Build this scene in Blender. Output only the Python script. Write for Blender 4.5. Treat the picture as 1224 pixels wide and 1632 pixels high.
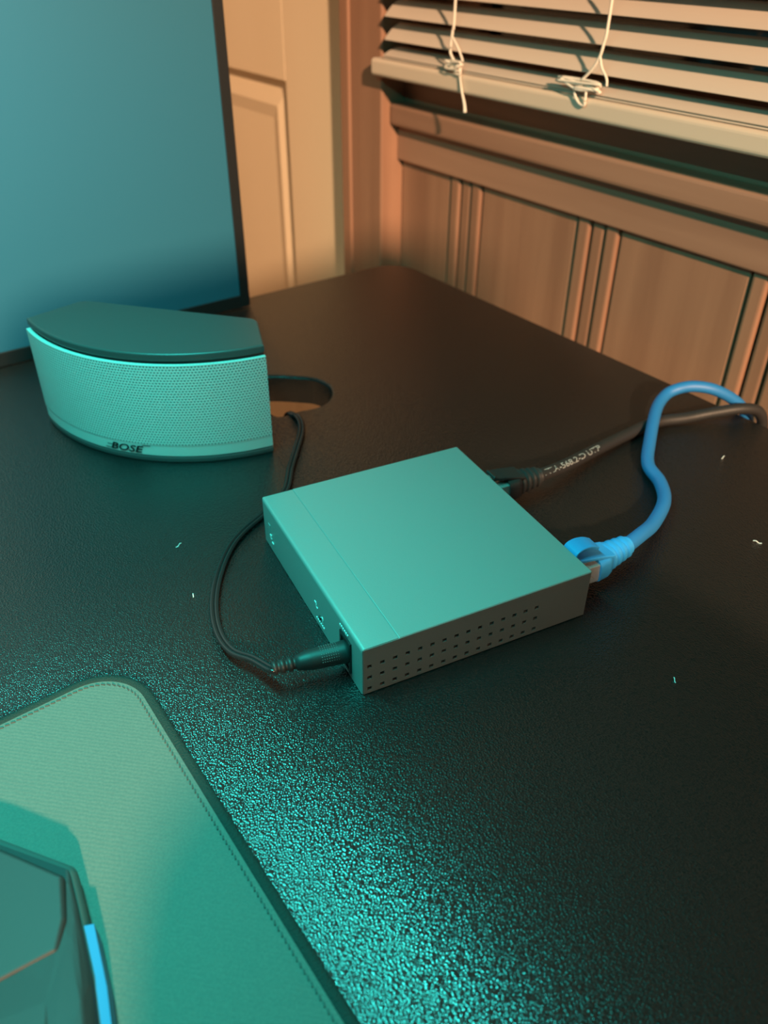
import bpy, bmesh, math, random
from mathutils import Vector, Matrix
random.seed(7)
for _o in list(bpy.data.objects): bpy.data.objects.remove(_o)
S = bpy.context.scene
COL = S.collection

# ------------------------------------------------------------ camera, world, lights, exposure
cam = bpy.data.cameras.new('camera'); cam_o = bpy.data.objects.new('camera', cam); COL.objects.link(cam_o)
_r = Vector((0.8045928, -0.59379079, 0.00655207)); _u = Vector((0.34008429, 0.46980671, 0.81463141)); _f = Vector((0.48679884, 0.65321831, -0.57994201))
cam_o.matrix_world = Matrix(((_r.x, _u.x, -_f.x, 0.0), (_r.y, _u.y, -_f.y, 0.0), (_r.z, _u.z, -_f.z, 0.2178892), (0, 0, 0, 1)))
cam.sensor_fit = 'HORIZONTAL'; cam.sensor_width = 36.0; cam.lens = 36.0 * 1318.537 / 1224
cam.clip_start = 0.01; cam.clip_end = 50
cam.dof.use_dof = True; cam.dof.focus_distance = 0.30; cam.dof.aperture_fstop = 16.0
S.camera = cam_o
W = bpy.data.worlds.new('world'); S.world = W; W.use_nodes = True
W.node_tree.nodes['Background'].inputs[0].default_value = (0.65, 0.82, 1.0, 1)
W.node_tree.nodes['Background'].inputs[1].default_value = 0.03
S.view_settings.view_transform = 'Standard'; S.view_settings.look = 'None'
S.view_settings.exposure = 0.0; S.view_settings.gamma = 1.0; S.view_settings.use_curve_mapping = False

def light(name, kind, loc, col, power, size=.1, size_y=None, target=None):
    d = bpy.data.lights.new(name, kind); d.color = col; d.energy = power
    o = bpy.data.objects.new(name, d); COL.objects.link(o); o.location = loc
    if kind == 'AREA':
        d.size = size
        if size_y: d.shape = 'RECTANGLE'; d.size_y = size_y
    else: d.shadow_soft_size = size
    if target: o.rotation_euler = (Vector(target) - Vector(loc)).to_track_quat('-Z', 'Y').to_euler()
    return o
# warm ceiling lamp of the room, behind the photographer
light('warm_ceiling_lamp_offscreen', 'POINT', (-0.86, -2.75, 1.60), (1.0, 0.62, 0.37), 1150, 0.06)
# teal LED lamp over the desk, in front of the monitor
light('teal_led_lamp_offscreen', 'AREA', (0.015, 0.235, 0.36), (0.045, 1.0, 0.86), 3.45, 0.26, 0.025, (-0.13, 0.235, 0.0))

# ------------------------------------------------------------ materials
def mat(name, col, rough=.5, metal=0, spec=.5, bump=None, vary=None, emit=None, coat=0):
    """bump=(kind, scale, strength, dist) ; vary=(scale xyz, colour2, detail)"""
    m = bpy.data.materials.new(name); m.use_nodes = True; nt = m.node_tree; N = nt.nodes; L = nt.links
    p = N['Principled BSDF']
    p.inputs['Base Color'].default_value = (*col, 1); p.inputs['Roughness'].default_value = rough
    p.inputs['Metallic'].default_value = metal; p.inputs['Specular IOR Level'].default_value = spec
    p.inputs['Coat Weight'].default_value = coat
    tc = N.new('ShaderNodeTexCoord')
    if vary:
        sc, c2, det = vary
        mp = N.new('ShaderNodeMapping'); mp.inputs['Scale'].default_value = sc; L.new(tc.outputs['Object'], mp.inputs['Vector'])
        nz = N.new('ShaderNodeTexNoise'); nz.inputs['Scale'].default_value = 1; nz.inputs['Detail'].default_value = det
        L.new(mp.outputs[0], nz.inputs['Vector'])
        rp = N.new('ShaderNodeValToRGB'); rp.color_ramp.elements[0].position = .35; rp.color_ramp.elements[1].position = .68
        rp.color_ramp.elements[0].color = (*col, 1); rp.color_ramp.elements[1].color = (*c2, 1)
        L.new(nz.outputs['Fac'], rp.inputs[0]); L.new(rp.outputs[0], p.inputs['Base Color'])
    if bump:
        kind, sc, st, dist = bump
        if kind == 'voronoi':
            t = N.new('ShaderNodeTexVoronoi'); out = t.outputs['Distance']
        else:
            t = N.new('ShaderNodeTexNoise'); t.inputs['Detail'].default_value = 3; out = t.outputs['Fac']
        t.inputs['Scale'].default_value = sc; L.new(tc.outputs['Object'], t.inputs['Vector'])
        b = N.new('ShaderNodeBump'); b.inputs['Strength'].default_value = st; b.inputs['Distance'].default_value = dist
        L.new(out, b.inputs['Height']); L.new(b.outputs[0], p.inputs['Normal'])
    if emit:
        p.inputs['Emission Color'].default_value = (*emit[0], 1); p.inputs['Emission Strength'].default_value = emit[1]
    return m

M = {}
M['desk'] = mat('desk_black_textured', (.008, .009, .009), .23, 0, .76, ('voronoi', 1500, .48, .0004))
M['desk_edge'] = mat('desk_edge_black', (.012, .012, .012), .4)
M['black'] = mat('black_plastic', (.012, .013, .014), .38)
M['black_gloss'] = mat('black_gloss', (.014, .015, .016), .16)
M['speaker_top'] = mat('speaker_top_matte', (.060, .066, .066), .42)
M['rubber'] = mat('black_rubber', (.02, .02, .02), .5, bump=('noise', 900, .1, .0005))
M['case'] = mat('grey_painted_steel', (.30, .32, .31), .42, .25, .5, ('noise', 1800, .22, .0003))
M['dark_inside'] = mat('dark_interior', (.02, .02, .018), .7)
M['white_print'] = mat('white_print', (.75, .78, .76), .5)
M['grey_print'] = mat('grey_print', (.26, .27, .265), .5)
M['wood'] = mat('brown_stained_wood', (.24, .120, .075), .48, 0, .4, ('noise', 60, .05, .001), ((38, 38, 2.2), (.33, .175, .110), 5))
M['wood_h'] = mat('brown_stained_wood_rail', (.25, .130, .085), .48, 0, .4, None, ((30, 2.2, 38), (.35, .195, .13), 5))
M['door'] = mat('cream_door_paint', (.74, .60, .41), .45, 0, .4, None, ((6, 6, 2), (.78, .65, .46), 2))
M['plaster'] = mat('beige_wall_paint', (.55, .47, .36), .8, 0, .3, ('noise', 160, .1, .001))
M['carpet'] = mat('beige_carpet', (.45, .36, .25), .95, 0, .1, ('noise', 400, .6, .004), ((120, 120, 120), (.36, .28, .2), 4))
M['slat'] = mat('cream_blind_slat', (.58, .50, .42), .4)
M['rail'] = mat('cream_blind_rail', (.64, .53, .42), .4)
M['cord'] = mat('white_cord', (.78, .72, .62), .6)
M['glass_dark'] = mat('window_glass', (.012, .016, .02), .08)
M['base_plastic'] = mat('speaker_band_silver', (.62, .64, .62), .42, .15)
M['blue'] = mat('blue_cable_jacket', (.016, .17, .44), .5)
M['blue_boot'] = mat('blue_boot', (.022, .25, .58), .45)
M['chrome'] = mat('contact_metal', (.75, .72, .66), .25, 1)
M['pad_edge'] = mat('pad_edge_thread', (.018, .036, .032), .85, 0, .2, ('noise', 1500, .8, .001))
M['thread_dark'] = mat('stitch_thread', (.045, .065, .058), .7)
M['mouse'] = mat('mouse_black', (.014, .020, .020), .6, 0, .5, ('noise', 1200, .1, .0004))
M['mouse_skirt'] = mat('mouse_side_grip', (.04, .075, .07), .55)
M['mouse_blue'] = mat('mouse_blue_plastic', (.02, .20, .42), .45)
M['chair'] = mat('chair_fabric', (.03, .03, .032), .9, 0, .2, ('noise', 300, .3, .002))

m = mat('clear_plastic', (.75, .80, .78), .12); M['clear'] = m
m.node_tree.nodes['Principled BSDF'].inputs['Transmission Weight'].default_value = .75

# speaker grille: perforated steel, hex pattern in UV metres
def grille_mat():
    m = mat('perforated_grille', (.66, .68, .66), .45, .1); nt = m.node_tree; N = nt.nodes; L = nt.links; p = N['Principled BSDF']
    def mth(op, a, b=None):
        n = N.new('ShaderNodeMath'); n.operation = op
        for i, v in enumerate((a, b)):
            if v is None: continue
            if isinstance(v, (int, float)): n.inputs[i].default_value = v
            else: L.new(v, n.inputs[i])
        return n.outputs[0]
    uv = N.new('ShaderNodeUVMap'); sx = N.new('ShaderNodeSeparateXYZ'); L.new(uv.outputs[0], sx.inputs[0])
    s = .00158
    v = mth('DIVIDE', sx.outputs['Y'], s * .866); row = mth('FLOOR', v)
    u = mth('ADD', mth('DIVIDE', sx.outputs['X'], s), mth('MULTIPLY', mth('FLOORED_MODULO', row, 2.0), .5))
    uu = mth('SUBTRACT', mth('FRACT', u), .5); vv = mth('MULTIPLY', mth('SUBTRACT', mth('FRACT', v), .5), .866)
    d = mth('SQRT', mth('ADD', mth('MULTIPLY', uu, uu), mth('MULTIPLY', vv, vv)))
    rp = N.new('ShaderNodeMapRange'); rp.inputs['From Min'].default_value = .20; rp.inputs['From Max'].default_value = .34
    L.new(d, rp.inputs['Value'])
    mx = N.new('ShaderNodeMix'); mx.data_type = 'RGBA'; mx.inputs['A'].default_value = (.20, .22, .21, 1); mx.inputs['B'].default_value = (.68, .70, .68, 1)
    L.new(rp.outputs[0], mx.inputs['Factor']); L.new(mx.outputs['Result'], p.inputs['Base Color'])
    b = N.new('ShaderNodeBump'); b.inputs['Strength'].default_value = .5; b.inputs['Distance'].default_value = .0006
    L.new(rp.outputs[0], b.inputs['Height']); L.new(b.outputs[0], p.inputs['Normal'])
    return m
M['grille'] = grille_mat()

# mouse pad cloth: fine weave
def pad_mat():
    m = mat('pad_cloth', (.085, .115, .100), .8, 0, .3, None, ((1600, 1600, 1600), (.105, .135, .115), 1)); nt = m.node_tree; N = nt.nodes; L = nt.links
    tc = N.new('ShaderNodeTexCoord'); w1 = N.new('ShaderNodeTexWave'); w1.bands_direction = 'DIAGONAL'; w1.inputs['Scale'].default_value = 330; w1.inputs['Distortion'].default_value = 3.0
    L.new(tc.outputs['Object'], w1.inputs['Vector'])
    b = N.new('ShaderNodeBump'); b.inputs['Strength'].default_value = .16; b.inputs['Distance'].default_value = .0003
    L.new(w1.outputs['Fac'], b.inputs['Height']); L.new(b.outputs[0], N['Principled BSDF'].inputs['Normal'])
    return m
M['pad'] = pad_mat()

# monitor screen: matte blue-black panel, no picture of its own
M['screen'] = mat('matte_screen', (.022, .125, .190), .40)

# ------------------------------------------------------------ mesh helpers
def finish(o, label=None, cat=None, group=None, kind=None):
    if label: o['label'] = label
    if cat: o['category'] = cat
    if group: o['group'] = group
    if kind: o['kind'] = kind
    return o
def empty(name, loc=(0, 0, 0), rz=0):
    o = bpy.data.objects.new(name, None); COL.objects.link(o); o.location = loc; o.rotation_euler = (0, 0, rz); o.empty_display_size = .02
    return o
def link(name, me, material, parent=None, smooth=False):
    o = bpy.data.objects.new(name, me); COL.objects.link(o)
    if material is not None and not me.materials: me.materials.append(M[material] if isinstance(material, str) else material)
    if parent: o.parent = parent
    if smooth:
        for p in me.polygons: p.use_smooth = True
    return o
def mesh(name, v, f, material, parent=None, smooth=False):
    me = bpy.data.meshes.new(name); me.from_pydata([tuple(x) for x in v], [], f); me.update()
    bm = bmesh.new(); bm.from_mesh(me); bmesh.ops.recalc_face_normals(bm, faces=bm.faces); bm.to_mesh(me); bm.free()
    return link(name, me, material, parent, smooth)
def box_geo(lo, hi):
    x0, y0, z0 = lo; x1, y1, z1 = hi
    v = [(x0, y0, z0), (x1, y0, z0), (x1, y1, z0), (x0, y1, z0), (x0, y0, z1), (x1, y0, z1), (x1, y1, z1), (x0, y1, z1)]
    return v, [(0, 3, 2, 1), (4, 5, 6, 7), (0, 1, 5, 4), (1, 2, 6, 5), (2, 3, 7, 6), (3, 0, 4, 7)]
def box(name, lo, hi, material, parent=None, bev=0, seg=2):
    v, f = box_geo(lo, hi); me = bpy.data.meshes.new(name); me.from_pydata(v, [], f)
    bm = bmesh.new(); bm.from_mesh(me)
    if bev: bmesh.ops.bevel(bm, geom=bm.edges[:], offset=bev, segments=seg, profile=.5, affect='EDGES')
    bmesh.ops.recalc_face_normals(bm, faces=bm.faces); bm.to_mesh(me); bm.free()
    return link(name, me, material, parent)
def boxes(name, lst, material, parent=None):
    V, F = [], []
    for lo, hi in lst:
        v, f = box_geo(lo, hi); n = len(V); V += v; F += [tuple(i + n for i in q) for q in f]
    return mesh(name, V, F, material, parent)
def prism(name, pts, z0, z1, material, parent=None, bev=0, seg=2, smooth=False):
    n = len(pts); v = [(x, y, z0) for x, y in pts] + [(x, y, z1) for x, y in pts]
    f = [tuple(range(n))[::-1], tuple(range(n, 2 * n))] + [(i, (i + 1) % n, n + (i + 1) % n, n + i) for i in range(n)]
    me = bpy.data.meshes.new(name); me.from_pydata(v, [], f)
    bm = bmesh.new(); bm.from_mesh(me); bmesh.ops.recalc_face_normals(bm, faces=bm.faces)
    if bev:
        es = [e for e in bm.edges if abs(e.verts[0].co.z - e.verts[1].co.z) < 1e-7]
        bmesh.ops.bevel(bm, geom=es, offset=bev, segments=seg, profile=.5, affect='EDGES')
    bm.to_mesh(me); bm.free()
    return link(name, me, material, parent, smooth)
def round_poly(pts, rads, n=6):
    out = []; k = len(pts)
    for i in range(k):
        p = Vector(pts[i]); a = (Vector(pts[i - 1]) - p); b = (Vector(pts[(i + 1) % k]) - p); r = rads[i] if isinstance(rads, (list, tuple)) else rads
        if r <= 0: out.append(tuple(p)); continue
        a.normalize(); b.normalize(); ang = a.angle(b); t = r / math.tan(ang / 2); ctr = p + (a + b).normalized() * (r / math.sin(ang / 2))
        s = p + a * t - ctr; e = p + b * t - ctr; a0 = math.atan2(s.y, s.x); a1 = math.atan2(e.y, e.x); d = (a1 - a0 + math.pi) % (2 * math.pi) - math.pi
        for j in range(n + 1):
            q = a0 + d * j / n; out.append((ctr.x + r * math.cos(q), ctr.y + r * math.sin(q)))
    return out
def catmull(P, per=8):
    P = [Vector(p) for p in P]; Q = [P[0] * 2 - P[1]] + P + [P[-1] * 2 - P[-2]]; out = []
    for i in range(1, len(Q) - 2):
        a, b, c, d = Q[i - 1:i + 3]
        for j in range(per):
            t = j / per
            out.append(.5 * (2 * b + (c - a) * t + (2 * a - 5 * b + 4 * c - d) * t * t + (3 * b - a - 3 * c + d) * t ** 3))
    out.append(P[-1]); return out
def frames(path):
    T = []
    for i in range(len(path)):
        T.append((path[min(i + 1, len(path) - 1)] - path[max(i - 1, 0)]).normalized())
    out = []
    for t in T:
        s = t.cross(Vector((0, 0, 1)))
        s = s.normalized() if s.length > 1e-3 else (out[-1][1] if out else Vector((1, 0, 0)))
        out.append((t, s, s.cross(t).normalized()))
    return out
def tube_geo(path, rad, seg=12, sx=1.0, sz=1.0):
    fr = frames(path); V, F = [], []
    for i, (p, (t, s, n)) in enumerate(zip(path, fr)):
        r = rad[i] if isinstance(rad, list) else rad
        for k in range(seg):
            a = 2 * math.pi * k / seg; V.append(p + s * (math.cos(a) * r * sx) + n * (math.sin(a) * r * sz))
    for i in range(len(path) - 1):
        for k in range(seg):
            F.append((i * seg + k, i * seg + (k + 1) % seg, (i + 1) * seg + (k + 1) % seg, (i + 1) * seg + k))
    F.append(tuple(range(seg))[::-1]); F.append(tuple(range((len(path) - 1) * seg, len(path) * seg)))
    return V, F
def tube(name, path, rad, material, parent=None, seg=12, sx=1.0, sz=1.0):
    V, F = tube_geo(path, rad, seg, sx, sz); return mesh(name, V, F, material, parent, True)
def text_mesh(txt, size, shear=0, bold=0):
    c = bpy.data.curves.new('t', 'FONT'); c.body = txt; c.size = size; c.shear = shear; c.offset = bold; c.resolution_u = 3
    o = bpy.data.objects.new('t', c); COL.objects.link(o); dg = bpy.context.evaluated_depsgraph_get(); dg.update()
    me = bpy.data.meshes.new_from_object(o.evaluated_get(dg)); bpy.data.objects.remove(o)
    return [v.co.copy() for v in me.vertices], [tuple(p.vertices) for p in me.polygons]

# ------------------------------------------------------------ the room shell  (desk top is z = 0, floor z = -0.74)
FL = -0.74
finish(box('floor', (-3.2, -3.4, FL - .05), (.60, 2.2, FL), 'carpet'), 'beige carpeted floor under the desk', 'floor', kind='structure')
WX = .441                                             # face of the panelling
wall = finish(boxes('wall_right', [((.4475, -3.4, FL), (.60, .573, .100)), ((.4475, -3.4, .100), (.60, -.92, 1.9)), ((.4475, -.92, .66), (.60, .62, 1.9)),
                                   ((.4475, .573, FL), (.60, .627, .66)), ((.4475, .56, .100), (.60, .573, .66)), ((.4475, .62, 1.30), (.60, 1.44, 1.9)), ((.4475, 1.44, FL), (.60, 2.2, 1.9)), ((.50, .62, FL), (.60, 1.44, 1.30))], 'wood'),
              'wood panelled wall below and around the window', 'wall', kind='structure')
finish(box('wall_back', (-3.2, 2.1, FL), (.4475, 2.2, 1.9), 'plaster'), 'plain beige wall beyond the desk', 'wall', kind='structure')

# vertical planks and bead strips of the panelling
ZB, ZT = FL, .064
centres = [.490 - .1315 * i for i in range(14)]; half = .018
edges = [.5712] + sum([[c + half, c - half] for c in centres], [])
for i in range(0, len(edges) - 1):
    y1, y0 = edges[i], edges[i + 1]
    if i % 2 == 0:
        box('plank', (WX, y0 + .0006, ZB), (.448, y1 - .0006, ZT), 'wood', wall, .0016)
    else:
        w = (y1 - y0) / 3
        for k in range(3):
            a = y0 + w * k
            box('bead_strip', (WX - .0015 + (.0010 if k == 1 else 0), a + .0008, ZB), (.448, a + w - .0008, ZT), 'wood', wall, .0022, 3)
box('rail', (.4360, -1.30, .0605), (.448, .5712, .0905), 'wood_h', wall, .0012)
box('moulding', (.4275, -1.30, .0870), (.448, .5712, .1035), 'wood_h', wall, .003, 3)
box('stool_board', (.4415, -1.30, .1030), (.46, .5712, .130), 'wood_h', wall, .0008)

# door casing (its side towards the window catches the warm lamp)
tr = finish(box('trim_1', (.4200, .5713, FL), (.4500, .6262, 1.36), 'wood', None, .0018, 3), 'brown wooden casing between the cream door and the window', 'trim', kind='structure')
box('back_band', (.4180, .6130, FL), (.4300, .6262, 1.36), 'wood', tr, .002, 3)

# cream panelled door
DX = .432
dr = finish(empty('door_1', (DX, 1.03, FL)), 'cream painted panel door beyond the end of the desk', 'door', kind='structure')
def dbox(name, y0, y1, z0, z1, x0=0, x1=.035, bev=.0008):
    return box(name, (x0, y0 - 1.03, z0 - FL), (x1, y1 - 1.03, z1 - FL), 'door', dr, bev)
PY0, PY1, PZT, PZB = .7365, 1.02, .0985, -.55
dbox('stile', .6268, PY0, FL + .006, 1.26); dbox('stile', PY1, PY1 + .10, PZB, PZT); dbox('stile', 1.32, 1.43, FL + .006, 1.26)
dbox('bottom_rail', PY0, 1.32, FL + .006, PZB); dbox('lock_rail', PY0, 1.32, PZT, PZT + .17); dbox('top_rail', PY0, 1.32, 1.12, 1.26); dbox('muntin', PY1, PY1 + .10, PZT + .17, 1.12)
for (a, b) in ((PY0, PY1), (PY1 + .10, 1.32)):
    for (z0, z1) in ((PZB, PZT), (PZT + .17, 1.12)):
        o = .024; iy0, iy1, iz0, iz1 = a + o, b - o, z0 + o, z1 - o
        v = []
        for (ya, yb, za, zb, x) in ((a, b, z0, z1, .010), (iy0, iy1, iz0, iz1, .0035), (iy0 + .012, iy1 - .012, iz0 + .012, iz1 - .012, .0060)):
            v += [(x, ya - 1.03, za - FL), (x, yb - 1.03, za - FL), (x, yb - 1.03, zb - FL), (x, ya - 1.03, zb - FL)]
        f = [(8, 9, 10, 11)]
        for k in range(2):
            for i in range(4): f.append((4 * k + i, 4 * k + (i + 1) % 4, 4 * k + 4 + (i + 1) % 4, 4 * k + 4 + i))
        mesh('raised_panel', v, f, 'door', dr)

# window behind the blind
wn = finish(empty('window_1', (.47, -.18, .12)), 'dark window glass in a wooden frame behind the blind', 'window', kind='structure')
box('pane', (.012, -.70, .01), (.016, .70, .53), 'glass_dark', wn)
for lo, hi in (((0, -.74, 0), (.03, .74, .03)), ((0, -.74, .51), (.03, .74, .54)), ((0, -.74, .03), (.03, -.70, .51)), ((0, .70, .03), (.03, .74, .51)), ((0, -.02, .03), (.03, .02, .51))):
    box('window_frame', lo, hi, 'wood', wn, .002)

# ------------------------------------------------------------ desk with a cable hole
desk = finish(empty('desk', (0, 0, FL)), 'black textured desk with a rounded corner against the panelled wall', 'desk')
outer = round_poly([(-.82, -.13), (.3955, -.13), (.3955, .5150), (-.82, .5150)], [.03, .03, .024, .03], 10)
hole = [(.1880, .3590), (.1895, .3515), (.1950, .3500), (.2030, .3496), (.2110, .3478), (.2190, .3490), (.2265, .3545), (.2310, .3625), (.2318, .3700), (.2290, .3790), (.2215, .3870), (.2130, .3945), (.2040, .4000), (.1960, .3960), (.1905, .3850), (.1885, .3720)]
hole = [tuple(p)[:2] for p in catmull([(x, y, 0) for x, y in hole] + [(hole[0][0], hole[0][1], 0)], 3)[:-1]]
def plate(name, outer, hole, z0, z1, material, parent):
    bm = bmesh.new(); ed = []
    for loop in (outer, hole):
        vs = [bm.verts.new((x, y, z1)) for x, y in loop]
        ed += [bm.edges.new((vs[i], vs[(i + 1) % len(vs)])) for i in range(len(vs))]
    bmesh.ops.triangle_fill(bm, use_beauty=True, edges=ed)
    bm.normal_update()
    for f in bm.faces:
        if f.normal.z < 0: f.normal_flip()
    r = bmesh.ops.extrude_face_region(bm, geom=bm.faces[:])
    for v in [g for g in r['geom'] if isinstance(g, bmesh.types.BMVert)]: v.co.z = z0
    bmesh.ops.recalc_face_normals(bm, faces=bm.faces)
    rim = [e for e in bm.edges if len(e.link_faces) == 2 and e.calc_face_angle(0) > 1.0 and all(abs(v.co.z - z1) < 1e-6 for v in e.verts)]
    bmesh.ops.bevel(bm, geom=rim, offset=.0015, segments=2, profile=.5, affect='EDGES')
    me = bpy.data.meshes.new(name); bm.to_mesh(me); bm.free()
    return link(name, me, material, parent)
top = plate('desk_top', outer, hole, -.017 - FL, 0 - FL, 'desk', desk)
for x, y in ((-.76, -.08), (.33, -.08), (-.76, .46), (.33, .46)):
    box('leg', (x - .025, y - .025, 0), (x + .025, y + .025, -.017 - FL + .001), 'black', desk, .003)
box('frame_rail', (-.74, -.085, .66), (.31, -.060, -.017 - FL), 'black', desk, .002);

# ------------------------------------------------------------ monitor
mon = finish(empty('monitor', (-.06, .5, .0)), 'large thin black monitor with a blank blue-green screen, standing behind the speaker', 'monitor')
x0, x1, mz0, mz1 = -.52, .3145, .0005, .365
box('housing', (x0, .002, mz0), (x1, .014, mz1), 'black', mon, .0012)
box('back_shell', (x0 + .12, .014, mz0 + .06), (x1 - .12, .040, mz1 - .06), 'black', mon, .006)
scr = box('screen', (x0 + .0085, -.0004, mz0 + .0085), (x1 - .0070, .0022, mz1 - .0085), 'screen', mon)
for lo, hi in (((x0, -.0012, mz0), (x0 + .0085, .0022, mz1)), ((x1 - .0070, -.0012, mz0), (x1, .0022, mz1)), ((x0 + .0085, -.0012, mz0), (x1 - .0070, .0022, mz0 + .0085)), ((x0 + .0085, -.0012, mz1 - .0085), (x1 - .0070, .0022, mz1))):
    box('bezel', lo, hi, 'black', mon, .0004)
st = box('stand_post', (-.03, .040, -.06), (.03, .062, .22), 'black', mon, .003)
box('clamp', (-.03, -.02, -.062), (.03, .062, -.020), 'black', st, .002)

# ------------------------------------------------------------ speaker
A = Vector((.0888, .4180)); Bp = Vector((.1690, .3208)); ch = (Bp - A); cl = ch.length; cd = ch / cl; cn = Vector((-cd.y, cd.x))
if cn.x < 0: cn = -cn
mid = (A + Bp) / 2; sag = .0243; R0 = ((cl / 2) ** 2 + sag ** 2) / (2 * sag); cc = mid + cn * (R0 - sag); th = math.asin(cl / 2 / R0)
spk = finish(empty('satellite_speaker', (mid.x, mid.y, 0)), 'curved desktop speaker with a pale perforated grille and dark top', 'speaker')
def arc(off=0, n=36):
    out = []
    for i in range(n + 1):
        t = -th + 2 * th * i / n; d = -cn * math.cos(t) + cd * math.sin(t); p = cc + d * (R0 + off); out.append((p.x - mid.x, p.y - mid.y))
    return out
def foot(off=0):
    b1 = A + cd * .0150 + cn * .0300 + cn * off; b2 = Bp - cd * .0150 + cn * .0300 + cn * off
    pts = arc(off); r = round_poly([pts[-1], tuple(b2 - mid), tuple(b1 - mid), pts[0]], [0, .007, .007, 0], 5)
    return pts[:-1] + r[:-1] if False else pts + r[1:-1]
prism('base', foot(.0006), 0.0, .0034, 'speaker_top', spk, .0009)
prism('cabinet', foot(-.0022), .0034, .0535, 'black', spk, .0006)
prism('top_panel', foot(-.0008), .0535, .0575, 'speaker_top', spk, .0010, 3)
def shell(name, z0, z1, off, material, dz=0.0):
    a = arc(off, 48); n = len(a); nz = 8; V, F, UV = [], [], []
    for j in range(nz + 1):
        for i, (x, y) in enumerate(a): V.append((x, y, z0 + (z1 - z0) * j / nz)); UV.append(((2 * th * i / (n - 1)) * (R0 + off), z0 + (z1 - z0) * j / nz))
    for j in range(nz):
        for i in range(n - 1): F.append((j * n + i, j * n + i + 1, (j + 1) * n + i + 1, (j + 1) * n + i))
    me = bpy.data.meshes.new(name); me.from_pydata(V, [], F); ul = me.uv_layers.new(name='UVMap')
    for p in me.polygons:
        for li in p.loop_indices: ul.data[li].uv = UV[me.loops[li].vertex_index]
    o = link(name, me, material, spk, True)
    s = o.modifiers.new('thick', 'SOLIDIFY'); s.thickness = .0022; s.offset = -1
    es = o.modifiers.new('split', 'EDGE_SPLIT'); es.split_angle = .7
    return o
shell('grille', .0098, .0522, .0006, 'grille'); band = shell('lower_band', .0038, .0098, .0004, 'base_plastic')
# maker's lettering on the lower band
tv, tf = text_mesh('BOSE', .0056, .32, .00012)
def on_arc(s, z, off):
    t = -th + s / R0; d = -cn * math.cos(t) + cd * math.sin(t); p = cc + d * (R0 + off); return (p.x - mid.x, p.y - mid.y, z)
tw = max(v.x for v in tv)
s0 = .0560; logo = mesh('logo', [on_arc(s0 + v.x * .0185 / tw, .0048 + v.y * .95, .0007) for v in tv], tf, 'black', band)
for k, (a0, a1, zz) in enumerate(((-.0030, .0012, .0049), (.0178, .0220, .0088), (-.0018, .0014, .0068))):
    mesh('logo_bar', [on_arc(s0 + a0, zz, .0007), on_arc(s0 + a1, zz, .0007), on_arc(s0 + a1 + .0002, zz + .0004, .0007), on_arc(s0 + a0 + .0002, zz + .0004, .0007)], [(0, 1, 2, 3)], 'black', band)

# ------------------------------------------------------------ small grey network box
BX, BY, BH = .0943, .1000, .0219
PHI = math.radians(79.76333706 - 90)
bo = finish(empty('network_box', (.11162, .16149, 0), PHI), 'flat grey metal network box with vent holes along its side', 'network box')
def w2(x, y, z): c, s = math.cos(PHI), math.sin(PHI); return Vector((.11162 + c * x - s * y, .16149 + s * x + c * y, z))
box('chassis', (.0012, .0012, .0004), (BX - .0010, BY - .0006, BH - .0010), 'dark_inside', bo)
seamx = .0137
prof = [(0, .0004)]; r = .0016
for k in range(7):
    t = math.pi - math.pi / 2 * k / 6; prof.append((r + r * math.cos(t), BH - r + r * math.sin(t)))
prof += [(seamx, BH), (seamx, BH - .0010), (.0011, BH - .0010), (.0011, .0004)]
n = len(prof); cr = .0007
rows = [(0.0002, .0003), (.0009, 0), (BY - .0014, 0), (BY - .0004, .0004), (BY, .0011)]
V = []
for y, ins in rows:
    for (px, pz) in prof: V.append((max(px, ins) if px < .002 else px, y, min(pz, BH - ins * .6)))
F = [tuple(range(n)), tuple(range((len(rows) - 1) * n, len(rows) * n))[::-1]]
for j in range(len(rows) - 1):
    for i in range(n): F.append((j * n + i, j * n + (i + 1) % n, (j + 1) * n + (i + 1) % n, (j + 1) * n + i))
fc = mesh('front_cover', V, F, 'case', bo)
fc.data.polygons.foreach_set('use_smooth', [True] * len(fc.data.polygons)); fc.data.set_sharp_from_angle(angle=math.radians(35))
box('top_cover', (seamx + .00022, .0001, BH - .0012), (BX + .0004, BY, BH - .00015), 'case', bo, .00035)
box('rear_panel', (BX - .0011, .0008, .0004), (BX, BY - .0004, BH - .0012), 'case', bo)
box('far_side_panel', (.0012, BY - .0008, .0004), (BX, BY, BH - .0012), 'case', bo)
# vent side: real openings, three rows of fifteen
xs = [.0028 + .00486 * i for i in range(15)]; zs = [.0026, .0079, .0132]; hw, hh = .00085, .00072
gx = [.0006] + sum([[x - hw, x + hw] for x in xs], []) + [BX]; gz = [.0004] + sum([[z - hh, z + hh] for z in zs], []) + [BH - .0005]
V = [(x, 0, z) for z in gz for x in gx]; F = []; nx = len(gx)
for j in range(len(gz) - 1):
    for i in range(nx - 1):
        if i % 2 == 1 and j % 2 == 1: continue
        F.append((j * nx + i, j * nx + i + 1, (j + 1) * nx + i + 1, (j + 1) * nx + i))
sp = mesh('vent_panel', V, F, 'case', bo)
for p in sp.data.polygons:
    if p.normal.y > 0: sp.data.flip_normals(); break
md = sp.modifiers.new('thick', 'SOLIDIFY'); md.thickness = .0009; md.offset = -1
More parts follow.
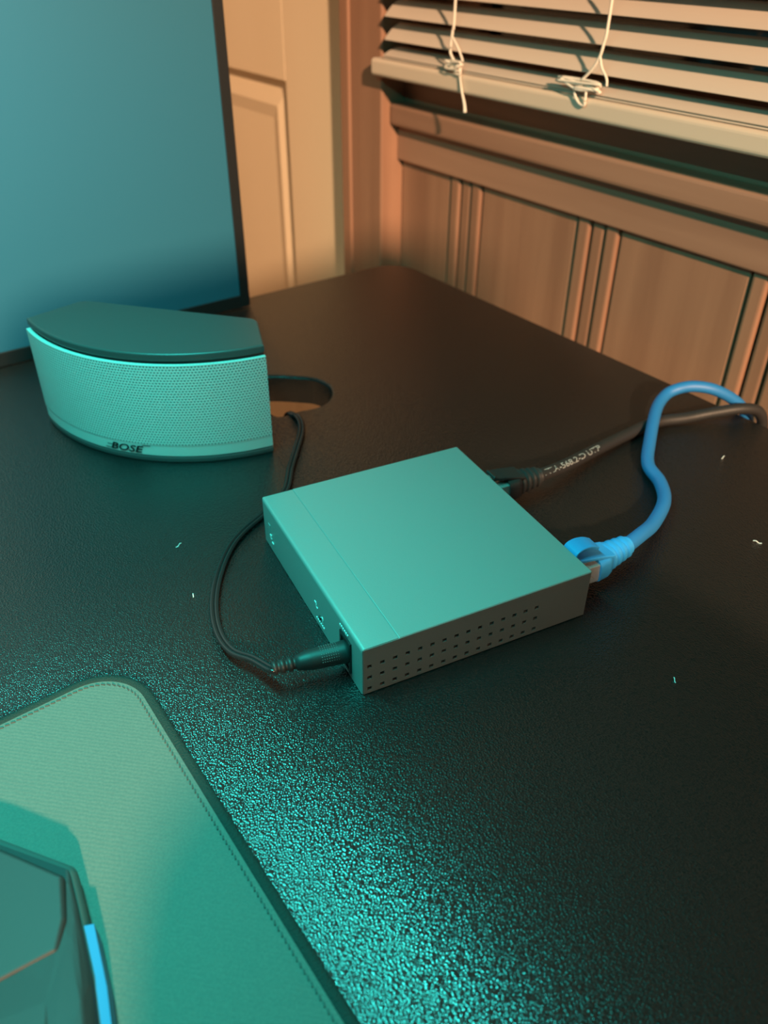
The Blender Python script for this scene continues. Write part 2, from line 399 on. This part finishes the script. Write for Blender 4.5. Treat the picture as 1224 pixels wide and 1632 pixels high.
# connectors and marks on the front
jk = boxes('power_jack', [((-.0007, .0084, .0032), (.0006, .0096, .0172)), ((-.0007, .0160, .0032), (.0006, .0172, .0172)), ((-.0007, .0096, .0160), (.0006, .0160, .0172)), ((-.0007, .0096, .0032), (.0006, .0160, .0044)), ((-.0002, .0096, .0044), (.0006, .0160, .0160))], 'black', bo)
box('reset_button', (-.0006, .0360, .0050), (.0005, .0377, .0068), 'black', bo, .0005)
box('status_window', (-.0002, .0905, .0088), (.0005, .0930, .0132), 'grey_print', bo, .0002)
pr = []
for (y, z, w, h) in ((.0905, .0078, .0016, .0013), (.0885, .0052, .0018, .0007), (.0900, .0066, .0010, .0006)): pr.append(((-.00025, y - w / 2, z - h / 2), (.0002, y + w / 2, z + h / 2)))
for k in range(6): pr.append(((-.00025, .0172 - k * .00125, .0182 + (.0003 if k % 2 else 0)), (.0002, .0180 - k * .00125, .0192)))
for k in range(5): pr.append(((-.00025, .0158 - k * .00120, .0014), (.0002, .0166 - k * .00120, .0022 + (.0003 if k % 2 else 0))))
for k in range(6): pr.append(((-.00025, .0398 - k * .00135, .0028), (.0002, .0406 - k * .00135, .0037)))
for y, z, w, h in ((.0412, .0104, .0016, .0005), (.0404, .0094, .0006, .0014), (.0398, .0086, .0014, .0005), (.0342, .0062, .0005, .0020), (.0348, .0074, .0012, .0005)): pr.append(((-.00025, y - w / 2, z - h / 2), (.0002, y + w / 2, z + h / 2)))
for lo, hi in pr: box('printed_mark', lo, hi, 'white_print', bo)
for y in (.0045, .0270, .0480, .0700):
    box('port', (BX - .0006, y, .0045), (BX + .0006, y + .0150, .0175), 'dark_inside', bo, .0003)

# ------------------------------------------------------------ power cord with its plug
pc = finish(empty('power_cord', tuple(w2(-.012, .0135, 0))), 'thin black twin power cord looping from the plug beside the network box', 'cord')
def rel(o, P): return [Vector(p) - o.location for p in P]
pa, pb = w2(.0010, .0126, .0102), w2(-.0262, .0164, .0100)
ax = (pb - pa)
pth = [pa + ax * t for t in (0, .08, .12, .5, .60, .64, .70, .705, .745, .75, .80, .805, .845, .85, .90, .905, .945, .95, 1.0)]
rad = [.0046, .0046, .0044, .0041, .0036, .0032, .0029, .0022, .0022, .0029, .0028, .0021, .0021, .0028, .0027, .0020, .0020, .0027, .0025]
rad = [x * .92 for x in rad]
tube('plug', rel(pc, pth), rad, 'rubber', pc, 20)
dots = []
for i in range(8):
    for j in range(4):
        for base in (55, 118):
            c = pa + ax * (.17 + .03 * i); d = ax.normalized(); s = d.cross(Vector((0, 0, 1))).normalized(); nrm = s.cross(d)
            if s.dot(_f) > 0: s = -s
            a = math.radians(base - 40 + j * 14); rr = .00392
            q = c + s * (math.cos(a) * rr) + nrm.normalized() * (abs(math.sin(a)) * rr) if nrm.z > 0 else c + s * (math.cos(a) * rr) - nrm.normalized() * (abs(math.sin(a)) * rr)
            dots.append(q)
dv, df = [], []
for q in dots:
    v, f = box_geo(q - Vector((.00010,) * 3), q + Vector((.00010,) * 3)); k = len(dv); dv += v; df += [tuple(i + k for i in w) for w in f]
finish(mesh('grip_dots', rel(pc, dv), df, 'grey_print', pc), kind='stuff')
cordp = [pb + ax * (-.04), pb + ax * .02, Vector((.0868, .1930, .0070)), Vector((.0838, .2030, .0045)), Vector((.0850, .2160, .0026)), Vector((.0905, .2310, .0018)), Vector((.0998, .2460, .0016)), Vector((.1122, .2600, .0016)), Vector((.1236, .2680, .0016)), Vector((.1400, .2755, .0016)),
         Vector((.1545, .2845, .0016)), Vector((.1666, .2999, .0016)), Vector((.1781, .3134, .0016)), Vector((.1895, .3270, .0016)), Vector((.1950, .3370, .0020)), Vector((.1965, .3450, .0010)), Vector((.1968, .3560, -.008)), Vector((.1968, .3585, -.06)), Vector((.2000, .3600, -.20)), Vector((.2050, .3700, -.45)), Vector((.2100, .3900, -.70))]
cp = catmull(cordp, 8); fr = frames(cp)
for sgn in (-1, 1):
    tube('cord', rel(pc, [p + f[1] * (.00085 * sgn) for p, f in zip(cp, fr)]), .00098, 'black_gloss', pc, 8)

# ------------------------------------------------------------ network cables
def ethernet(name, label, py, pts, rad, jacket, boot, tip, hook):
    o = finish(empty(name, tuple(w2(BX + .012, py, 0))), label, 'cable', 'network cables')
    def L(x, y, z): return w2(BX + x, py + y, .0107 + z) - o.location
    def hexa(nm, lo, hi, material, bev=.0003):
        b = box(nm, lo, hi, material, o, bev); b.location = w2(BX, py, .0107) - o.location; b.rotation_euler = (0, 0, PHI); return b
    hexa('connector', (-.004, -.0058, -.0042), (.0128, .0058, .0040), 'clear')
    lt = hexa('latch', (-.001, -.0016, .0042), (.0110, .0016, .0052), 'clear')
    for k in range(8):
        c = box('contact', (-.0036, -.0046 + k * .00122, -.0040), (.0030, -.0040 + k * .00122, -.0028), 'chrome', o); c.location = w2(BX, py, .0107) - o.location; c.rotation_euler = (0, 0, PHI)
    # boot: square sleeve tapering into ridges round the cable
    e = Vector(pts[0]); c0 = w2(BX + .0115, py, .0107); d = e - c0; V, F = [], []; prof = []
    for t, w, h in ((0, .0068, .0056), (.22, .0068, .0056), (.34, .0060, .0053)): prof.append((t, w, h, 4))
    for k in range(4):
        t = .38 + k * .15; q = .0056 - k * .00038
        prof += [(t, q - .0009, q - .0009, 2.4), (t + .03, q, q, 2.4), (t + .09, q, q, 2.4), (t + .12, q - .0009, q - .0009, 2.4)]
    prof.append((1.0, .0038, .0038, 2))
    sd = d.cross(Vector((0, 0, 1))).normalized(); up = sd.cross(d).normalized(); seg = 24
    for t, w, h, ex in prof:
        for k in range(seg):
            a = 2 * math.pi * k / seg; ca, sa = math.cos(a), math.sin(a)
            V.append(c0 + d * t + sd * (w * math.copysign(abs(ca) ** (2 / ex), ca)) + up * (h * math.copysign(abs(sa) ** (2 / ex), sa)) - o.location)
    for j in range(len(prof) - 1):
        for k in range(seg): F.append((j * seg + k, j * seg + (k + 1) % seg, (j + 1) * seg + (k + 1) % seg, (j + 1) * seg + k))
    F += [tuple(range(seg))[::-1], tuple(range((len(prof) - 1) * seg, len(prof) * seg))]
    bt = mesh('boot', V, F, boot, o); bt.data.polygons.foreach_set('use_smooth', [True] * len(F)); bt.data.set_sharp_from_angle(angle=math.radians(50))
    # snagless hood: tongue reaching forward over the latch and curling back
    nrm = w2(1, 0, 0) - w2(0, 0, 0); side = w2(0, 1, 0) - w2(0, 0, 0)
    tp = [(.0200, .0048), (.0150, .0058), (.0100, .0066), (.0060, .0070), (.0030, .0074), (.0012, .0090), (.0016, .0112), (.0045, .0124), (.0085, .0120), (.0120, .0104)] if hook else [(.0200, .0048), (.0150, .0058), (.0100, .0068), (.0060, .0074), (.0040, .0084)]
    pth = catmull([(x, 0, z) for x, z in tp], 5); V, F = [], []
    for i, p in enumerate(pth):
        t = (pth[min(i + 1, len(pth) - 1)] - pth[max(i - 1, 0)]).normalized(); nn = Vector((-t.z, 0, t.x)); fr_ = i / (len(pth) - 1); hw_ = .0050 - .0016 * fr_
        for s_, q in ((-1, -1), (1, -1), (1, 1), (-1, 1)):
            z = p + nn * (q * .00075); V.append(w2(BX + z.x, py + s_ * hw_, .0107 + z.z) - o.location)
    m_ = len(pth)
    for i in range(m_ - 1):
        for k in range(4): F.append((4 * i + k, 4 * i + (k + 1) % 4, 4 * i + 4 + (k + 1) % 4, 4 * i + 4 + k))
    F += [(3, 2, 1, 0), tuple(range(4 * m_ - 4, 4 * m_))]
    h_ = mesh('latch_guard', V, F, boot, bt); bv = h_.modifiers.new('bev', 'BEVEL'); bv.width = .0004; bv.segments = 2
    path = catmull([c0 + d * .9] + [Vector(p) for p in pts], 10)
    tube('cord', rel(o, path), rad, jacket, o, 16)
    return o, path
blue_pts = [(.2396, .1552, .0118), (.2513, .1579, .0100), (.2669, .1626, .0068), (.2868, .1721, .0048), (.2994, .1840, .0038), (.3085, .1984, .0034), (.3265, .2120, .0048), (.3480, .2262, .0085), (.3600, .2310, .0108), (.3670, .2300, .0132), (.3740, .2246, .0154), (.3830, .2170, .0140), (.3940, .2100, .0072), (.4015, .2062, -.0010), (.4055, .2035, -.012), (.4075, .2010, -.04), (.4090, .1960, -.10), (.4160, .1850, -.30), (.4160, .1800, -.60)]
ethernet('network_cable', 'bright blue network cable curving from the network box to the desk edge', .0140, blue_pts, .0031, 'blue', 'blue_boot', 'clear', True)
blk_pts = [(.2481, .2136, .0116), (.2685, .2166, .0080), (.2968, .2214, .0045), (.3233, .2236, .0032), (.3450, .2235, .0032), (.3620, .2165, .0036), (.3760, .2090, .0058), (.3900, .2010, .0072), (.4000, .1970, .0030), (.4050, .1950, -.010), (.4075, .1930, -.04), (.4090, .1900, -.12), (.4140, .1900, -.30), (.4140, .1850, -.60)]
bk, bpath = ethernet('network_cable', 'black network cable with white printing running from the network box to the desk edge', .0765, blk_pts, .0030, 'rubber', 'rubber', 'clear', False)
# white printing wrapped on the black cable
cum = [0]
for a_, b_ in zip(bpath, bpath[1:]): cum.append(cum[-1] + (b_ - a_).length)
bfr = frames(bpath)
def on_cable(s, y, rad):
    i = 0
    while i < len(cum) - 2 and cum[i + 1] < s: i += 1
    t = (s - cum[i]) / max(1e-9, cum[i + 1] - cum[i]); p = bpath[i].lerp(bpath[i + 1], t); tt, ss, nn = bfr[i]
    if ss.dot(_f) > 0: ss = -ss
    a = y / rad + math.radians(48); return p + ss * (math.cos(a) * rad) + nn * (math.sin(a) * rad)
tv, tf = text_mesh('\u2713 TIA-568.2-D UTP' if False else '/TIA-568.2-D UTP', .0042, 0, .00005)
mesh('printed_text', rel(bk, [on_cable(.0035 + v.x * 1.55, (v.y - .0012), .00308) for v in tv]), tf, 'grey_print', bk)

# ------------------------------------------------------------ mouse pad
pad = finish(empty('mouse_pad', (-.10, .10, 0)), 'grey-green cloth mouse pad with a stitched dark edge', 'mouse pad')
def padpoly(ins, n=14):
    q = round_poly([(.0462 - ins, -.10 + ins), (.0532 - ins, .2235 - ins), (-.35 + ins, .2085 - ins), (-.35 + ins, -.10 + ins)], [.012, .020 - ins, .012, .012], n)
    return [(x + .10, y - .10) for x, y in q]
prism('cloth', padpoly(.0022), 0, .0030, 'pad', pad)
ring = [Vector((x, y, .0016)) for x, y in padpoly(.0016)]
def closed_tube(name, ring, rx, rz, material, parent, seg=10):
    V, F = [], []; k = len(ring)
    for i, p in enumerate(ring):
        t = (ring[(i + 1) % k] - ring[i - 1]).normalized(); s = t.cross(Vector((0, 0, 1))).normalized()
        for j in range(seg): a = 2 * math.pi * j / seg; V.append(p + s * (math.cos(a) * rx) + Vector((0, 0, math.sin(a) * rz)))
    for i in range(k):
        for j in range(seg): F.append((i * seg + j, i * seg + (j + 1) % seg, ((i + 1) % k) * seg + (j + 1) % seg, ((i + 1) % k) * seg + j))
    return mesh(name, V, F, material, parent, True)
closed_tube('stitched_edge', ring, .0022, .0019, 'pad_edge', pad)
# single stitches of the seam, and the loose fuzz of the edge thread
def walk(poly, step):
    out = []; k = len(poly); acc = 0
    for i in range(k):
        a = Vector(poly[i]); b = Vector(poly[(i + 1) % k]); L_ = (b - a).length
        while acc < L_: out.append((a.lerp(b, acc / L_), (b - a).normalized())); acc += step
        acc -= L_
    return out
V, F = [], []
for p, t in walk(padpoly(.0046), .0019):
    if p.y < -.04 or p.x < -.02 + 0: continue
    nrm = Vector((t.y, -t.x)); d = (t + nrm * .35).normalized() * .00075; w_ = Vector((-d.y, d.x)).normalized() * .00026
    k = len(V)
    for q in (p - d - w_, p + d - w_, p + d + w_, p - d + w_): V.append((q.x, q.y, .0030))
    for q in (p - d * .8 - w_ * .5, p + d * .8 - w_ * .5, p + d * .8 + w_ * .5, p - d * .8 + w_ * .5): V.append((q.x, q.y, .00345))
    F += [tuple(k + i for i in q) for q in ((4, 5, 6, 7), (0, 1, 5, 4), (1, 2, 6, 5), (2, 3, 7, 6), (3, 0, 4, 7))]
finish(mesh('stitching', V, F, 'thread_dark', pad), kind='stuff')
V, F = [], []
for p, t in walk(padpoly(.0012), .00022):
    if p.y < -.04 or p.x < -.02: continue
    nrm = Vector((t.y, -t.x)); q = p + nrm * random.uniform(-.0014, .0012); d = (nrm * random.uniform(.2, 1) + t * random.uniform(-.6, .6)).normalized() * random.uniform(.0008, .0018)
    z = .0030 - max(0, (q - p).dot(nrm)) * 1.0; k = len(V); w_ = t * .00005
    V += [(q.x - w_.x, q.y - w_.y, z), (q.x + w_.x, q.y + w_.y, z), (q.x + d.x, q.y + d.y, z + random.uniform(-.0006, .0007))]; F.append((k, k + 1, k + 2))
finish(mesh('edge_fuzz', V, F, 'pad_edge', pad), kind='stuff')

# ------------------------------------------------------------ computer mouse (only its front corner is in view)
ms = finish(empty('computer_mouse', (-.025, .10, .0030), math.radians(-12)), 'dark angular computer mouse with a blue side strip on the pad', 'mouse')
def mw(x, y): # world -> local
    c, s = math.cos(math.radians(12)), math.sin(math.radians(12)); dx, dy = x + .025, y - .10; return (c * dx - s * dy, s * dx + c * dy)
def loft(name, loops, material, parent, cap=True):
    n = len(loops[0]); V = [p for l in loops for p in l]; F = []
    for j in range(len(loops) - 1):
        for i in range(n): F.append((j * n + i, j * n + (i + 1) % n, (j + 1) * n + (i + 1) % n, (j + 1) * n + i))
    if cap: F += [tuple(range(n))[::-1], tuple(range((len(loops) - 1) * n, len(loops) * n))]
    o = mesh(name, V, F, material, parent); b = o.modifiers.new('bev', 'BEVEL'); b.width = .0012; b.segments = 3; b.limit_method = 'ANGLE'; b.angle_limit = .3
    return o
outl = [(.0092, .1500), (.0075, .1385), (.0040, .1180), (-.0030, .0900), (-.0100, .0600), (-.0230, .0480), (-.0480, .0540), (-.0560, .0800), (-.0540, .1150), (-.0500, .1550), (-.0360, .1800), (-.0150, .1860)]
def lp(shrink, z, dy=0, slope=0, lo=None):
    cx, cy = -.024, .118; out = []
    for i, (x, y) in enumerate(outl):
        yy = cy + (y - cy) * shrink + dy; q = mw(cx + (x - cx) * shrink, yy); zz = z - slope * max(0, yy - .09); out.append((q[0], q[1], zz))
    return out
loft('base_skirt', [lp(.96, 0), lp(1.0, .0020), lp(1.0, .0075), lp(.95, .0095)], 'mouse_skirt', ms)
loft('shell', [lp(.93, .0085), lp(.95, .0110, 0, .02), lp(.90, .0130, -.003, .04), lp(.80, .0165, -.006, .11), lp(.50, .0180, -.012, .14)], 'mouse', ms)
pl = [(x, y + .0055) for x, y in [(-.0050, .1570), (.0056, .1400), (.0022, .1285), (-.0020, .1215), (-.0165, .1225), (-.0300, .1230), (-.0480, .1250), (-.0480, .1480), (-.0360, .1700), (-.0180, .1740)]]
loft('front_plate', [[(*mw(x, y), .0080) for x, y in pl], [(*mw(x, y), .0125) for x, y in pl], [(*mw(-.022 + (x + .022) * .965, .142 + (y - .142) * .965), .0134) for x, y in pl]], 'mouse', ms)
q = [mw(x, y) for x, y in ((.0066, .1315), (.0036, .1150), (-.0035, .0880))]
V = []
for (x, y) in q:
    for dx, z in ((-.0010, .0016), (.0012, .0016), (.0008, .0082), (-.0044, .0100)): V.append((x + dx, y, z))
mesh('side_strip', V, [(0, 1, 2, 3), (8, 11, 10, 9)] + [(4 * j + k, 4 * j + (k + 1) % 4, 4 * j + 4 + (k + 1) % 4, 4 * j + 4 + k) for j in range(2) for k in range(4)], 'mouse_blue', ms)

# ------------------------------------------------------------ window blind
bl = finish(empty('window_blind', (.42, -.17, .124)), 'cream horizontal slat blind hanging over the window', 'blind')
ya, yb = -.70, .7280
box('bottom_rail', (-.011, ya, .0000), (.010, .7412, .0120), 'rail', bl, .0028, 4)
def slat_mesh(width, tilt, curve):
    V, F = [], []; k = 11
    for y in (ya, yb):
        for i in range(k):
            s = (i / (k - 1) - .5); x = s * width; z = curve * (1 - 4 * s * s)
            ct, stt = math.cos(tilt), math.sin(tilt); V.append((x * ct - z * stt, y, x * stt + z * ct))
    for i in range(k - 1): F.append((i, i + 1, k + i + 1, k + i))
    me = bpy.data.meshes.new('slat'); me.from_pydata(V, [], F); me.materials.append(M['slat'])
    return me
sm = slat_mesh(.0175, math.radians(36), .0013); sflat = slat_mesh(.0175, math.radians(16), .0012)
def slat(me, z):
    o = bpy.data.objects.new('slat', me); COL.objects.link(o); o.parent = bl; o.location = (0, 0, z)
    s = o.modifiers.new('thick', 'SOLIDIFY'); s.thickness = .0004; s.offset = 0
for z in (.0135, .0150, .0165): slat(sflat, z)
for i in range(32): slat(sm, .0295 + .0147 * i)
box('head_rail', (-.016, ya - .01, .500), (.012, .7412, .530), 'rail', bl, .002)
def blc(y, z, x=-.0125): return Vector((x, y + .17, z - .124))
c1 = [blc(.4700, .620), blc(.4735, .30), blc(.4744, .1777), blc(.4758, .160), blc(.4772, .149), blc(.4735, .1440)]
c2 = [blc(.3455, .620), blc(.3462, .30), blc(.3460, .1848), blc(.3475, .1640), blc(.3500, .1560), blc(.3545, .1500), blc(.3600, .1450)]
for c_ in (c1, c2): tube('lift_cord', catmull(c_, 8), .00085, 'cord', bl, 8)
tube('lift_cord', catmull([blc(.3490, .1590), blc(.3465, .1530), blc(.3420, .1480), blc(.3410, .1440)], 8), .0007, 'cord', bl, 8)
tube('lift_cord', catmull([blc(.4768, .1580), blc(.4700, .1520), blc(.4660, .1470), blc(.4640, .1440)], 8), .0007, 'cord', bl, 8)
def tangle(y0, y1, z, seed, drop):
    rg = random.Random(seed); P = []
    for i in range(22):
        t = i / 21; P.append(blc(y0 + (y1 - y0) * (.5 + .5 * math.sin(i * 2.1 + seed)) + rg.uniform(-.002, .002), z + rg.uniform(-.0028, .0028), -.0125 + rg.uniform(-.0022, .0022)))
    P += [blc((y0 + y1) / 2 + .003, z - drop * .4), blc((y0 + y1) / 2 - .001, z - drop * .9), blc((y0 + y1) / 2 - .006, z - drop), blc((y0 + y1) / 2 - .006, z - drop * .3)]
    tube('cord_tangle', catmull(P, 6), .0007, 'cord', bl, 8)
tangle(.3790, .3440, .1425, 3, .0100); tangle(.4800, .4640, .1410, 5, .0050)
tube('cord_end', catmull([blc(.4675, .1400), blc(.4640, .1280), blc(.4600, .1190), blc(.4590, .1140)], 6), [.0004 + .0008 * i / 18 for i in range(19)], 'cord', bl, 8)

# ------------------------------------------------------------ lint on the desk
for i, (x, y, l, a) in enumerate(((.1295, .2680, .0016, .4), (.0950, .2600, .0010, 1.2), (.3290, .1790, .0016, .2), (.3050, .1310, .0018, 2.0), (.2550, .1210, .0012, .9))):
    lo = [(.0968, .2768), (.0875, .2435), (.3486, .1832), (.3004, .1320), (.2050, .1022)][i]
    P = [Vector((lo[0] + math.cos(a) * l * t, lo[1] + math.sin(a) * l * t, .0004 + .0004 * math.sin(t * 3))) for t in (-1, -.3, .4, 1)]
    V, F = tube_geo(catmull(P, 3), .00018, 6); c_ = P[1].copy(); c_.z = 0
    o = mesh('lint', [v - c_ for v in V], F, 'white_print'); o.location = c_
    finish(o, ['curled pale lint speck on the desk just outside the power cord loop', 'tiny lint dot on the desk between the power cord and the mouse pad', 'pale lint speck on the desk beside the bend of the blue cable', 'short bright lint thread lying on the bare desk beyond the blue plug', 'faint lint fibre on the desk in front of the vent holes'][i], 'lint', 'lint specks on the desk')

# ------------------------------------------------------------ added unseen chair behind the camera, back shaped to shade pad, box and speaker
chd = finish(empty('added_shade_chair', (.0, -.10, FL)), 'added black chair out of view, shaped to shade the near desk and speaker', 'chair')
def slab(name, half, y0, y1, material):
    pts = [(-x, z - FL) for x, z in half] + [(x, z - FL) for x, z in half[::-1]]; n = len(pts)
    V = [(x, y0, z) for x, z in pts] + [(x, y1, z) for x, z in pts]
    return mesh(name, V, [tuple(range(n)), tuple(range(n, 2 * n))[::-1]] + [(i, (i + 1) % n, n + (i + 1) % n, n + i) for i in range(n)], material, chd)
slab('shade_backrest', [(.095, -.20), (.106, -.10), (.107, .195), (.102, .212), (.094, .223), (.080, .229), (.050, .231)], -.195, -.150, 'chair')  # outline shaped for the rounded shade edge on the pad
slab('shade_neck_plate', [(.055, .20), (.055, .31)], -.185, -.160, 'black')
slab('shade_headrest', [(.110, .290), (.128, .298), (.136, .315), (.136, .360), (.128, .384), (.110, .395), (.050, .397)], -.195, -.150, 'chair')  # added to block the ceiling lamp from the speaker
box('seat', (-.23, -.18, .43), (.23, .26, .50), 'chair', chd, .02, 3)
box('back_post', (-.03, -.215, .42), (.03, -.190, .70), 'black', chd, .003)
tube('column', [Vector((0, .03, z)) for z in (.09, .25, .44)], .025, 'black', chd, 16)
for k in range(5):
    a = 2 * math.pi * k / 5 + .3; e = Vector((math.cos(a) * .28, .03 + math.sin(a) * .28, .075))
    lg = tube('leg', [Vector((0, .03, .10)), Vector((0, .03, .10)).lerp(e, .5), e], [.024, .02, .016], 'black', chd, 10)
    tube('caster', [e + Vector((-math.sin(a) * .02, math.cos(a) * .02, -.047)), e + Vector((math.sin(a) * .02, -math.cos(a) * .02, -.047))], .028, 'black', lg, 14)
